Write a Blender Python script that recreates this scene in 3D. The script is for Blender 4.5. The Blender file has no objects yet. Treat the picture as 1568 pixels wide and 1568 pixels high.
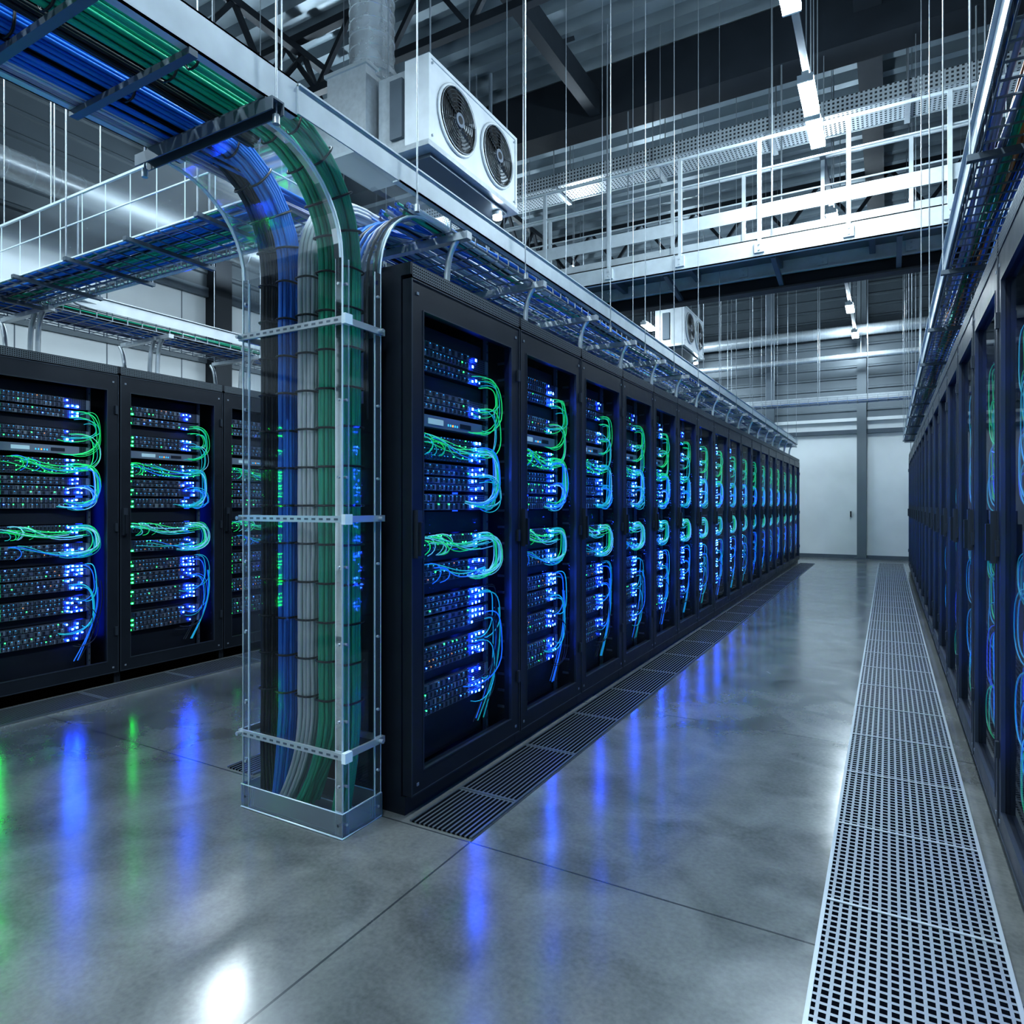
import bpy, math, random
from mathutils import Vector, Matrix
random.seed(7)
D=bpy.data
scene=bpy.context.scene
coll=scene.collection
pi=math.pi
# ---------------------------------------------------------------- materials
def new_mat(name):
    m=D.materials.new(name); m.use_nodes=True
    nt=m.node_tree
    for n in list(nt.nodes): nt.nodes.remove(n)
    out=nt.nodes.new('ShaderNodeOutputMaterial')
    return m,nt,out
def principled(name,col,rough=.5,metal=0.,noise=0.,nscale=8.,emis=None,estr=0.,bump=0.,coat=0.):
    m,nt,out=new_mat(name)
    b=nt.nodes.new('ShaderNodeBsdfPrincipled')
    b.inputs['Base Color'].default_value=(*col,1)
    b.inputs['Roughness'].default_value=rough
    b.inputs['Metallic'].default_value=metal
    b.inputs['Coat Weight'].default_value=coat
    if emis:
        b.inputs['Emission Color'].default_value=(*emis,1)
        b.inputs['Emission Strength'].default_value=estr
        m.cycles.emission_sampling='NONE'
    if noise>0:
        tc=nt.nodes.new('ShaderNodeTexCoord')
        nz=nt.nodes.new('ShaderNodeTexNoise'); nz.inputs['Scale'].default_value=nscale; nz.inputs['Detail'].default_value=3
        nt.links.new(tc.outputs['Object'],nz.inputs['Vector'])
        r=nt.nodes.new('ShaderNodeMapRange'); r.inputs['To Min'].default_value=max(0.02,rough-noise); r.inputs['To Max'].default_value=min(1,rough+noise)
        nt.links.new(nz.outputs['Fac'],r.inputs['Value']); nt.links.new(r.outputs['Result'],b.inputs['Roughness'])
        mx=nt.nodes.new('ShaderNodeMix'); mx.data_type='RGBA'
        mx.inputs[6].default_value=(*[c*.8 for c in col],1); mx.inputs[7].default_value=(*[min(1,c*1.15) for c in col],1)
        nt.links.new(nz.outputs['Fac'],mx.inputs[0]); nt.links.new(mx.outputs[2],b.inputs['Base Color'])
    nt.links.new(b.outputs[0],out.inputs[0])
    return m
def emit(name,col,s,sample=True):
    m,nt,out=new_mat(name)
    e=nt.nodes.new('ShaderNodeEmission'); e.inputs[0].default_value=(*col,1); e.inputs[1].default_value=s
    nt.links.new(e.outputs[0],out.inputs[0])
    m.cycles.emission_sampling='FRONT' if sample else 'NONE'
    return m
def clear(name,tint,base=.03,rough=.03,ior=1.45,mul=1.0,haze=0.):
    m,nt,out=new_mat(name)
    t=nt.nodes.new('ShaderNodeBsdfTransparent'); t.inputs[0].default_value=(*tint,1)
    g=nt.nodes.new('ShaderNodeBsdfGlossy'); g.inputs['Roughness'].default_value=rough; g.inputs[0].default_value=(.95,.98,1,1)
    f=nt.nodes.new('ShaderNodeFresnel'); f.inputs[0].default_value=ior
    a=nt.nodes.new('ShaderNodeMath'); a.operation='MULTIPLY_ADD'; a.inputs[1].default_value=mul; a.inputs[2].default_value=base
    a.use_clamp=True
    nt.links.new(f.outputs[0],a.inputs[0])
    mx=nt.nodes.new('ShaderNodeMixShader')
    nt.links.new(a.outputs[0],mx.inputs[0]); nt.links.new(t.outputs[0],mx.inputs[1]); nt.links.new(g.outputs[0],mx.inputs[2])
    o=mx.outputs[0]
    if haze>0:
        d=nt.nodes.new('ShaderNodeBsdfTranslucent'); d.inputs[0].default_value=(.85,.93,1,1)
        d2=nt.nodes.new('ShaderNodeBsdfDiffuse'); d2.inputs[0].default_value=(.85,.93,1,1)
        ad=nt.nodes.new('ShaderNodeMixShader'); ad.inputs[0].default_value=.5
        nt.links.new(d.outputs[0],ad.inputs[1]); nt.links.new(d2.outputs[0],ad.inputs[2])
        m2=nt.nodes.new('ShaderNodeMixShader'); m2.inputs[0].default_value=haze
        nt.links.new(o,m2.inputs[1]); nt.links.new(ad.outputs[0],m2.inputs[2]); o=m2.outputs[0]
    nt.links.new(o,out.inputs[0]); return m
def mathn(nt,op,a,b=None,c=None):
    n=nt.nodes.new('ShaderNodeMath'); n.operation=op
    for i,v in enumerate((a,b,c)):
        if v is None: continue
        if isinstance(v,(int,float)): n.inputs[i].default_value=v
        else: nt.links.new(v,n.inputs[i])
    return n.outputs[0]
def holes(name,col,hole,px,py,fx,fy,axes=('X','Y'),rough=.4,metal=.5,tile=None,offx=0.,offy=0.,tilecol=None):
    """perforated metal: a regular grid of dark openings"""
    m,nt,out=new_mat(name)
    tc=nt.nodes.new('ShaderNodeTexCoord'); sp=nt.nodes.new('ShaderNodeSeparateXYZ'); nt.links.new(tc.outputs['Object'],sp.inputs[0])
    def band(ax,p,f,o):
        v=mathn(nt,'ADD',sp.outputs[ax],o+100*p)
        v=mathn(nt,'DIVIDE',v,p); v=mathn(nt,'FRACT',v)
        v=mathn(nt,'SUBTRACT',v,.5); v=mathn(nt,'ABSOLUTE',v)
        return mathn(nt,'LESS_THAN',v,f/2)
    mask=mathn(nt,'MULTIPLY',band(axes[0],px,fx,offx),band(axes[1],py,fy,offy))
    b=nt.nodes.new('ShaderNodeBsdfPrincipled')
    mx=nt.nodes.new('ShaderNodeMix'); mx.data_type='RGBA'; mx.inputs[6].default_value=(*col,1); mx.inputs[7].default_value=(*hole,1)
    nt.links.new(mask,mx.inputs[0]); nt.links.new(mx.outputs[2],b.inputs['Base Color'])
    def mr(a,c,sock):
        r=nt.nodes.new('ShaderNodeMapRange'); r.inputs['To Min'].default_value=a; r.inputs['To Max'].default_value=c
        nt.links.new(mask,r.inputs['Value']); nt.links.new(r.outputs[0],b.inputs[sock])
    mr(rough,.95,'Roughness'); mr(metal,0,'Metallic'); mr(.5,0,'Specular IOR Level')
    nt.links.new(b.outputs[0],out.inputs[0]); return m
def floor_mat():
    m,nt,out=new_mat('polished_concrete')
    tc=nt.nodes.new('ShaderNodeTexCoord'); sp=nt.nodes.new('ShaderNodeSeparateXYZ'); nt.links.new(tc.outputs['Object'],sp.inputs[0])
    n1=nt.nodes.new('ShaderNodeTexNoise'); n1.inputs['Scale'].default_value=.9; n1.inputs['Detail'].default_value=8; n1.inputs['Roughness'].default_value=.6; n1.inputs['Distortion'].default_value=.5
    n2=nt.nodes.new('ShaderNodeTexNoise'); n2.inputs['Scale'].default_value=60; n2.inputs['Detail'].default_value=4
    n3=nt.nodes.new('ShaderNodeTexNoise'); n3.inputs['Scale'].default_value=3.2; n3.inputs['Detail'].default_value=7; n3.inputs['Distortion'].default_value=.9
    for n in (n1,n2,n3): nt.links.new(tc.outputs['Object'],n.inputs['Vector'])
    cr=nt.nodes.new('ShaderNodeValToRGB'); e=cr.color_ramp.elements
    e[0].position=.36; e[0].color=(.074,.079,.078,1); e[1].position=.66; e[1].color=(.200,.208,.203,1)
    s=mathn(nt,'MULTIPLY_ADD',n3.outputs['Fac'],.40,mathn(nt,'MULTIPLY_ADD',n2.outputs['Fac'],.17,mathn(nt,'MULTIPLY',n1.outputs['Fac'],.45)))
    nt.links.new(s,cr.inputs[0])
    def line(ax,off,p,w):
        v=mathn(nt,'FRACT',mathn(nt,'DIVIDE',mathn(nt,'ADD',sp.outputs[ax],100*p-off),p))
        v=mathn(nt,'MINIMUM',v,mathn(nt,'SUBTRACT',1.0,v))
        return mathn(nt,'LESS_THAN',v,w/p)
    j=mathn(nt,'MAXIMUM',line('Y',2.14,1.89,.004),line('X',-1.395,5.6,.004))
    mx=nt.nodes.new('ShaderNodeMix'); mx.data_type='RGBA'; mx.inputs[7].default_value=(.03,.035,.04,1)
    nt.links.new(mathn(nt,'MULTIPLY',j,.85),mx.inputs[0]); nt.links.new(cr.outputs[0],mx.inputs[6])
    b=nt.nodes.new('ShaderNodeBsdfPrincipled'); nt.links.new(mx.outputs[2],b.inputs['Base Color'])
    r=nt.nodes.new('ShaderNodeMapRange'); r.inputs['From Min'].default_value=.3; r.inputs['From Max'].default_value=.7; r.inputs['To Min'].default_value=.14; r.inputs['To Max'].default_value=.24
    nt.links.new(n3.outputs['Fac'],r.inputs['Value']); nt.links.new(r.outputs[0],b.inputs['Roughness'])
    b.inputs['Specular IOR Level'].default_value=.75
    b.inputs['Coat Weight'].default_value=.35; b.inputs['Coat Roughness'].default_value=.14
    bp=nt.nodes.new('ShaderNodeBump'); bp.inputs['Strength'].default_value=.04; bp.inputs['Distance'].default_value=.003
    nt.links.new(n3.outputs['Fac'],bp.inputs['Height']); nt.links.new(bp.outputs[0],b.inputs['Normal'])
    nt.links.new(b.outputs[0],out.inputs[0]); return m

M={}
M['floor']=floor_mat()
M['frame']=principled('rack_black_metal',(.014,.019,.028),.38,.3,.08,12)
M['frame2']=principled('rack_edge_metal',(.04,.052,.07),.4,.5)
M['inner']=principled('rack_interior',(.010,.014,.024),.5,.2)
M['perf']=holes('rack_vent_perforation',(.10,.12,.14),(.004,.004,.006),.012,.012,.5,.5,('Y','Z'),.4,.6)
M['server']=holes('server_vent_face',(.09,.11,.15),(.006,.008,.012),.011,.010,.62,.6,('Y','Z'),.35,.5)
M['bay']=principled('drive_bay_metal',(.10,.125,.17),.38,.35)
M['bay2']=principled('drive_bay_light_metal',(.24,.28,.34),.35,.5)
M['lcd']=principled('lcd_panel',(.3,.4,.45),.3,0,emis=(.4,.6,.7),estr=.3)
M['glass']=clear('door_glass',(.97,.985,1),.0,.02,1.3,.3)
M['acryl']=clear('clear_acrylic',(.955,.975,.99),.02,.03,1.5,.8,.018)
M['acryl_curve']=clear('clear_acrylic_bend',(.93,.96,.98),.06,.08,1.5,1.0,.045)
M['acryl_hazy']=clear('clear_acrylic_cover',(.92,.95,.97),.08,.10,1.5,1.0,.10)
M['base_frost']=clear('clear_acrylic_base',(.75,.80,.83),.1,.12,1.5,1.0,.12)
M['green_led']=emit('green_led',(.01,1,.07),42)
M['blue_led']=emit('blue_led',(.008,.05,1),105)
M['white_led']=emit('pale_blue_led',(.03,.14,1),100)
M['dim_led']=emit('dim_teal_led',(.04,.4,.9),1.8,False)
M['amber_led']=emit('amber_led',(1,.35,.08),2,False)
M['strip']=emit('blue_cabinet_strip',(.008,.05,1),3)
M['bay_fill']=emit('added_bay_fill',(.06,.26,1),3.6)  # added fill, not a real fitting: brightens server bays and cables
M['c_green']=principled('patch_cable_green_glow',(.03,.68,.2),.4,0,emis=(.02,.85,.2),estr=.26)  # slight emission stands in for light falling on these four cable colours
M['c_teal']=principled('patch_cable_teal_glow',(.03,.5,.5),.4,0,emis=(.02,.55,.5),estr=.2)
M['c_blue']=principled('patch_cable_blue_glow',(.03,.2,.9),.4,0,emis=(.02,.22,1),estr=.35)
M['c_pale']=principled('patch_cable_pale_glow',(.4,.75,.88),.4,0,emis=(.2,.65,.9),estr=.2)
M['c_dark']=principled('patch_cable_dark',(.015,.02,.03),.45)
M['d_green']=principled('patch_cable_deep_green',(.02,.42,.14),.45)
M['d_teal']=principled('patch_cable_deep_teal',(.02,.28,.32),.45)
M['d_blue']=principled('patch_cable_deep_blue',(.02,.10,.5),.45)
M['b_black']=principled('cable_black',(.008,.010,.014),.42)
M['b_blue']=principled('cable_blue',(.012,.19,.70),.42,coat=.2)
M['b_white']=principled('cable_white',(.62,.64,.68),.42,coat=.2)
M['b_green']=principled('cable_green',(.008,.42,.25),.42,coat=.2)
M['b_violet']=principled('cable_violet_grey',(.36,.36,.50),.45)
M['b_orange']=principled('cable_orange',(.7,.26,.06),.45)
M['galv']=principled('galvanised_steel',(.48,.53,.57),.34,.6,.1,25)
M['ductm']=principled('bright_spiral_duct_steel',(.62,.67,.71),.27,.8,.06,8)
M['rodm']=principled('hanger_rod_steel',(.30,.34,.38),.4,.7)
M['white_metal']=principled('white_painted_steel',(.50,.56,.60),.38,.25,.06,10)
M['wire']=principled('basket_wire',(.28,.33,.38),.35,.8)
M['dark_steel']=principled('dark_structural_steel',(.016,.022,.030),.5,.4,.08,6)
M['mid_steel']=principled('grey_structural_steel',(.12,.15,.18),.45,.5,.08,6)
M['edge']=principled('acrylic_polished_edge',(.70,.82,.88),.12,0.0,coat=.5)
M['strap']=principled('steel_strap',(.5,.56,.6),.3,.6)
M['deck']=principled('roof_deck_metal',(.19,.235,.27),.36,.55,.08,3)
M['wallwhite']=principled('white_wall_panel',(.62,.67,.70),.42,0,.06,1.2)
M['wallgrey']=principled('grey_wall_cladding',(.14,.17,.195),.45,.25,.06,1.5)
M['walldark']=principled('dark_wall_cladding',(.055,.072,.087),.5,.25,.06,1.5)
M['perftray']=holes('perforated_steel',(.42,.47,.51),(.03,.035,.04),.05,.05,.5,.5,('X','Z'),.35,.5)
M['perftray_b']=holes('perforated_steel_base',(.46,.51,.55),(.04,.05,.06),.05,.05,.5,.5,('X','Y'),.35,.4)
M['grate']=holes('floor_grate_holes',(.25,.28,.31),(.004,.005,.008),.0270,.0300,.66,.66,('X','Y'),.42,.45,offx=.186)
M['slot']=holes('floor_slot_grate',(.15,.17,.19),(.005,.006,.008),.022,.63,.60,.95,('X','Y'),.4,.5)
M['grate_frame']=principled('aisle_grate_frame',(.38,.42,.45),.42,.5)
M['slot_frame']=principled('grate_frame',(.14,.165,.19),.4,.6)
M['lamp']=emit('lamp_diffuser',(.78,.92,1),215)
M['small_lamp']=emit('bulkhead_lamp_diffuser',(.80,.92,1),60)
M['fan_dark']=principled('fan_black',(.012,.014,.016),.45)
M['fan_wire']=principled('fan_guard_wire',(.07,.08,.09),.35,.8)
M['acwhite']=principled('air_conditioner_white',(.60,.65,.69),.4,.05,.05,6)
# ---------------------------------------------------------------- mesh builder
class MB:
    def __init__(s): s.v=[];s.f=[];s.m=[];s.sm=[];s.mats=[];s.xf=Matrix.Identity(4)
    def mi(s,k):
        if k not in s.mats: s.mats.append(k)
        return s.mats.index(k)
    def add(s,vs,fs,k,smooth=False):
        o=len(s.v); s.v+= [tuple(s.xf@Vector(p)) for p in vs]; i=s.mi(k)
        for f in fs: s.f.append(tuple(o+a for a in f)); s.m.append(i); s.sm.append(smooth)
    def box(s,x0,x1,y0,y1,z0,z1,k):
        vs=[(x0,y0,z0),(x1,y0,z0),(x1,y1,z0),(x0,y1,z0),(x0,y0,z1),(x1,y0,z1),(x1,y1,z1),(x0,y1,z1)]
        s.add(vs,[(0,3,2,1),(4,5,6,7),(0,1,5,4),(1,2,6,5),(2,3,7,6),(3,0,4,7)],k)
    def led(s,x,y0,y1,z0,z1,k):
        s.add([(x,y0,z0),(x,y1,z0),(x,y1,z1),(x,y0,z1)],[(0,1,2,3)],k)
    def quad(s,a,b,c,d,k): s.add([a,b,c,d],[(0,1,2,3)],k)
    def tube(s,pts,r,k,n=6,closed=False,smooth=True,caps=True,rot=0,ry=None):
        P=[Vector(p) for p in pts]; N=len(P); vs=[];prev=None
        for i in range(N):
            if closed: t=(P[(i+1)%N]-P[i-1])
            else: t=P[min(i+1,N-1)]-P[max(i-1,0)]
            t.normalize()
            if prev is None:
                a=Vector((0,0,1)) if abs(t.z)<.9 else Vector((0,1,0))
                u=t.cross(a).normalized()
            else:
                u=(prev-t*prev.dot(t))
                if u.length<1e-5: u=t.orthogonal()
                u.normalize()
            prev=u; w=t.cross(u)
            for j in range(n):
                an=2*pi*j/n+rot
                vs.append(P[i]+u*(math.cos(an)*r)+w*(math.sin(an)*(ry or r)))
        fs=[]
        for i in range(N if closed else N-1):
            for j in range(n):
                a=i*n+j;b=i*n+(j+1)%n;c=((i+1)%N)*n+(j+1)%n;d=((i+1)%N)*n+j
                fs.append((a,d,c,b))
        s.add(vs,fs,k,smooth)
        if caps and not closed:
            s.add(vs[:n],[tuple(range(n))],k); s.add(vs[-n:],[tuple(reversed(range(n)))],k)
    def rod(s,a,b,r,k,n=6): s.tube([a,b],r,k,n)
    def beam(s,a,b,w,k): s.tube([a,b],w*.7071,k,4,smooth=False,rot=pi/4)
    def obj(s,name,loc=(0,0,0),rot=0,sc=None):
        me=D.meshes.new(name+'_mesh'); me.from_pydata([tuple(v) for v in s.v],[],s.f)
        for k in s.mats: me.materials.append(M[k])
        me.polygons.foreach_set('material_index',s.m); me.polygons.foreach_set('use_smooth',s.sm); me.update()
        return inst(name,me,loc,rot,sc)
def inst(name,me,loc=(0,0,0),rot=0,sc=None):
    o=D.objects.new(name,me); coll.objects.link(o); o.location=loc; o.rotation_euler=(0,0,rot)
    if sc: o.scale=sc
    return o
def bez(p0,p1,p2,p3,n=12):
    o=[]
    p0,p1,p2,p3=map(Vector,(p0,p1,p2,p3))
    for i in range(n+1):
        t=i/n; o.append(p0*(1-t)**3+p1*3*t*(1-t)**2+p2*3*t*t*(1-t)+p3*t**3)
    return o
# ---------------------------------------------------------------- room
ZC=7.2; X0,X1=-9.5,4.0; Y0,Y1=-6.0,18.0
b=MB(); b.box(X0,X1,Y0,Y1,-.1,0,'floor'); b.obj('floor')
b=MB()
prof=[]; y=Y0; p=.40
while y<Y1-1e-6:
    prof+=[(y,ZC),(y+.13,ZC),(y+.17,ZC+.13),(y+.36,ZC+.13)]; y+=p
prof.append((Y1,ZC))
vs=[(X0,a,z) for a,z in prof]+[(X1,a,z) for a,z in prof]; n=len(prof)
b.add(vs,[(i,i+1,n+i+1,n+i) for i in range(n-1)],'deck')
b.box(X0,X1,Y0,Y1,ZC+.15,ZC+.2,'dark_steel')
b.obj('ceiling')
def clad(b,fn,a0,a1,z0,z1,k,p=.26):
    """horizontal ribbed cladding; fn(a,z,depth)->xyz"""
    pr=[];z=z0
    while z<z1-1e-6:
        pr+=[(z,0),(min(z+p*.7,z1),0),(min(z+p*.78,z1),.025),(min(z+p*.92,z1),.025)]; z+=p
    pr.append((z1,0)); n=len(pr)
    vs=[fn(a0,z,d) for z,d in pr]+[fn(a1,z,d) for z,d in pr]
    b.add(vs,[(i,i+1,n+i+1,n+i) for i in range(n-1)],k)
# back wall
b=MB()
b.box(X0,X1,Y1,Y1+.15,0,ZC,'wallwhite')
clad(b,lambda a,z,d:(a,Y1-.03-d,z),X0,X1,3.35,5.3,'wallgrey')
clad(b,lambda a,z,d:(a,Y1-.03-d,z),X0,X1,5.3,ZC,'walldark')
b.box(X0,X1,Y1-.05,Y1,3.0,3.1,'mid_steel'); b.box(X0,X1,Y1-.06,Y1,3.3,3.38,'wallwhite')
for x in (-7.2,-5,-2.6,-.55,1.8):
    b.box(x-.10,x+.10,Y1-.16,Y1,0,ZC,'mid_steel' if x!=-.55 else 'wallgrey')
    b.box(x-.16,x+.16,Y1-.2,Y1-.002,0,.03,'mid_steel')
for x in (.45,): b.box(x,x+.012,Y1-.004,Y1,0,3.0,'wallgrey')
b.box(-.80,-.77,Y1-.06,Y1,1.0,1.14,'dark_steel')
b.obj('wall_back')
b=MB(); b.box(X0,X1,Y1-.022,Y1-.001,0,.09,'mid_steel'); b.obj('baseboard_back')
# left wall
b=MB()
b.box(X0-.15,X0,Y0,Y1,0,ZC,'wallwhite')
clad(b,lambda a,z,d:(X0+.03+d,a,z),Y0,Y1,4.75,ZC,'walldark',.3)
b.box(X0,X0+.08,Y0,Y1,4.6,4.75,'mid_steel'); b.box(X0,X0+.04,Y0,Y1,3.55,3.62,'wallgrey')
for y in (-3,1,3.6,7.0,10.4,13.8):
    b.box(X0,X0+.25,y-.15,y+.15,0,ZC,'dark_steel')
for y in [Y0+i*1.13 for i in range(21)]: b.box(X0,X0+.006,y,y+.012,0,4.6,'mid_steel')
b.obj('wall_left')
b=MB(); b.box(X1,X1+.15,Y0,Y1,0,ZC,'wallwhite'); clad(b,lambda a,z,d:(X1-.03-d,a,z),Y0,Y1,3.4,ZC,'walldark',.3); b.obj('wall_right')
b=MB(); b.box(X0,X1,Y0-.15,Y0,0,ZC,'wallwhite'); clad(b,lambda a,z,d:(a,Y0+.03+d,z),X0,X1,3.4,ZC,'walldark',.3); b.obj('wall_front')
# ---------------------------------------------------------------- roof steel
def truss(name,fn,a0,a1,zb,zt,step,k='dark_steel',w=.09):
    b=MB()
    b.beam(fn(a0,zb),fn(a1,zb),w,k); b.beam(fn(a0,zt),fn(a1,zt),w,k)
    n=int((a1-a0)/step); s=(a1-a0)/n
    for i in range(n):
        A=a0+i*s
        b.beam(fn(A,zb),fn(A+s/2,zt),w*.6,k); b.beam(fn(A+s/2,zt),fn(A+s,zb),w*.6,k)
    return b.obj(name)
truss('roof_truss',lambda a,z:(a,5.9,z),X0+.1,X1-.1,6.35,7.08,1.1)
truss('roof_truss',lambda a,z:(a,13.2,z),X0+.1,X1-.1,6.35,7.08,1.1)
truss('roof_truss',lambda a,z:(-6.4,a,z),Y0+.1,Y1-.1,6.2,6.95,1.0)
b=MB()
b.box(X0+.04,X1-.06,8.42,8.82,6.50,6.54,'dark_steel'); b.box(X0+.04,X1-.06,8.42,8.82,7.14,7.18,'dark_steel'); b.box(X0+.04,X1-.06,8.6,8.64,6.54,7.14,'dark_steel')
b.box(X0+.04,X1-.06,8.40,8.42,6.50,7.18,'dark_steel')
b.obj('roof_girder')
b=MB()
b.box(-3.52,-3.38,Y0+.06,8.38,6.55,6.6,'dark_steel'); b.box(-3.52,-3.49,Y0+.06,8.38,6.6,6.85,'dark_steel'); b.box(-3.41,-3.38,Y0+.06,8.38,6.6,6.85,'dark_steel')
for i in range(10):
    yy=-4+i*1.25; b.beam((-3.45,yy,6.85),(-3.45,yy+.4,7.15),.05,'dark_steel')
b.obj('roof_beam')
for x in (-.2,2.2):
    b=MB(); b.box(x-.08,x+.08,Y0+.1,Y1-.2,6.85,7.1,'dark_steel'); b.box(x-.14,x+.14,Y0+.1,Y1-.2,6.82,6.85,'dark_steel'); b.obj('roof_beam')
# perforated galvanised tray along X
b=MB(); xa,xb=X0+.3,X1-.15
b.box(xa,xb,8.90,9.40,6.0,6.02,'perftray_b'); b.box(xa,xb,8.88,8.90,5.99,6.18,'perftray'); b.box(xa,xb,9.40,9.42,5.99,6.18,'perftray')
for i in range(9):
    x=X0+.7+i*1.5
    b.box(x-.03,x+.03,8.85,9.45,5.95,5.99,'galv')
    b.rod((x,8.86,5.96),(x,8.86,ZC-.03),.008,'rodm',5); b.rod((x,9.44,5.96),(x,9.44,ZC-.03),.008,'rodm',5)
b.obj('perforated_cable_tray')
# ---------------------------------------------------------------- racks
SERV=[(2.039,1.965,'s'),(1.955,1.897,'s'),(1.818,1.727,'s'),(1.704,1.642,'l'),(1.613,1.50,'p'),(1.486,1.43,'s'),(1.423,1.358,'s'),(1.344,1.267,'s'),
      (1.154,1.08,'p'),(1.024,.933,'s'),(.876,.79,'s'),(.78,.692,'s'),(.65,.536,'s'),(.479,.337,'s')]
def rack_mesh(seed,name,busy=False):
    R=random.Random(seed); b=MB(); W=.8; dep=-.9
    k='frame'
    b.box(dep,-.05,0,.02,.0,2.25,k); b.box(dep,-.05,W-.02,W,0,2.25,k); b.box(dep,dep+.02,.02,W-.02,0,2.25,k)
    b.box(dep+.02,-.05,.02,W-.02,2.2,2.25,k); b.box(dep+.02,-.03,.02,W-.02,0,.09,k)
    b.box(dep,0,0,W,2.25,2.30,k)
    b.quad((.001,.01,2.242),(.001,W-.01,2.242),(.001,W-.01,2.295),(.001,.01,2.295),'perf')
    b.box(-.05,-.03,.0,W,.0,.075,k)
    b.box(-.045,0,.004,.072,.08,2.235,k); b.box(-.045,0,.725,W-.004,.08,2.235,k)
    b.box(-.045,0,.072,.725,2.12,2.235,k); b.box(-.045,0,.072,.725,.08,.165,k)
    b.box(0,.003,.004,.010,.08,2.235,'frame2'); b.box(0,.003,W-.010,W-.004,.08,2.235,'frame2')
    b.box(0,.003,.010,W-.010,.08,.086,'frame2'); b.box(0,.003,.010,W-.010,2.229,2.235,'frame2')
    b.box(-.012,.002,.072,.077,.165,2.12,'frame2'); b.box(-.012,.002,.720,.725,.165,2.12,'frame2')
    b.box(-.012,.002,.077,.720,2.115,2.12,'frame2'); b.box(-.012,.002,.077,.720,.165,.170,'frame2')
    b.box(0,.022,.018,.046,1.07,1.27,'frame2'); b.box(.022,.036,.022,.042,1.08,1.22,'frame'); b.box(.0,.004,.05,.06,1.11,1.2,'frame2')
    for z in (.35,1.1,1.95): b.box(0,.012,W-.03,W-.012,z,z+.06,'frame2')
    for yy,zz in ((.04,2.18),(.76,2.18),(.04,.12),(.76,.12)): b.box(0,.003,yy-.006,yy+.006,zz-.006,zz+.006,'bay2')
    b.quad((-.02,.077,.17),(-.02,.72,.17),(-.02,.72,2.115),(-.02,.077,2.115),'glass')
    # interior
    b.quad((-.62,.02,.09),(-.62,W-.02,.09),(-.62,W-.02,2.2),(-.62,.02,2.2),'inner')
    for yy in (.080,.652):
        b.box(-.125,-.105,yy,yy+.016,.10,2.18,'bay')
        for i in range(44): z=.13+i*.0465; b.box(-.105,-.104,yy+.005,yy+.011,z,z+.01,'inner')
    # cabinet light behind the cable gutter, plus added fill strip inside the stile
    b.led(-.35,.690,.735,.30,1.45,'strip')
    b.quad((-.052,.0745,.20),(-.075,.0745,.20),(-.075,.0745,2.1),(-.052,.0745,2.1),'bay_fill')
    for i in range(22): z=.2+i*.088; b.box(-.12,-.075,.772,.779,z,z+.012,'bay')
    ly0,ly1=.096,.648
    zs=sorted([(z0,z1) for z1,z0,_ in SERV]); cur=.12
    for z0,z1 in zs+[(2.12,2.12)]:
        if z0-cur>.03: b.box(-.145,-.135,ly0,ly1,cur+.006,z0-.006,'inner')
        cur=z1
    for z1,z0,t in SERV:
        h=z1-z0
        b.box(-.60,-.105,ly0,ly1,z0,z1,'server')
        b.box(-.105,-.098,ly0-.01,ly0+.012,z0+.004,z1-.004,'bay2'); b.box(-.105,-.098,ly1-.012,ly1+.01,z0+.004,z1-.004,'bay2')
        if t=='l':
            b.box(-.105,-.085,ly0+.02,ly1-.06,z0+.004,z1-.004,'bay2')
            b.box(-.085,-.083,.20,.30,z0+.018,z1-.018,'lcd'); b.box(-.085,-.083,.42,.5,z0+.02,z1-.02,'inner')
            for q in range(5): yy=.33+q*.016; b.led(-.083,yy,yy+.007,z0+.02,z0+.03,'amber_led' if q==2 else 'dim_led')
            continue
        rows=max(1,round(h/.032)); rh=h/rows
        for r in range(rows):
            za=z0+r*rh+.003; zb=z0+(r+1)*rh-.003
            if t=='s':
                n=R.choice((8,10,12,14)); a0=.15; a1=.505; w=(a1-a0)/n
                for i in range(n):
                    ya=a0+i*w
                    b.box(-.105,-.096,ya+.002,ya+w-.002,za,zb,'bay' if R.random()<.78 else 'bay2')
                    b.box(-.096,-.094,ya+.005,ya+w*.45,za+.004,zb-.004,'inner')
                    if R.random()<.7:
                        kk=R.choice(('green_led','green_led','blue_led','amber_led')) if R.random()<.16 else 'dim_led'
                        b.led(-.0935,ya+w*.62,ya+w*.62+.0045,zb-.009,zb-.005,kk)
            else:
                n=22
                for i in range(n):
                    ya=.14+i*.022
                    b.box(-.105,-.098,ya,ya+.018,za,zb,'bay'); b.box(-.098,-.097,ya+.003,ya+.015,za+.004,zb-.006,'inner')
                    if R.random()<.6: b.led(-.0955,ya+.004,ya+.008,zb-.005,zb-.001,'green_led' if R.random()<.4 else 'dim_led')
            if R.random()<.88:
                for c in range(3):
                    if R.random()<.8:
                        ya=.108+c*.014; zc=za+.005; b.led(-.0945,ya,ya+.010,zc,zc+.010,'green_led')
            low=z1<1.03
            nb=4 if (low or 1.2<z1<1.5) else 3
            for c in range(nb):
                if R.random()<.62:
                    ya=.515+c*.028+R.uniform(-.004,.004); zc=(za+zb)/2+R.uniform(-.006,.004); q=R.uniform(.008,.014)
                    b.led(-.091,ya,ya+q,zc-.004,zc-.004+q,'blue_led' if R.random()<.6 else 'white_led')
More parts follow.
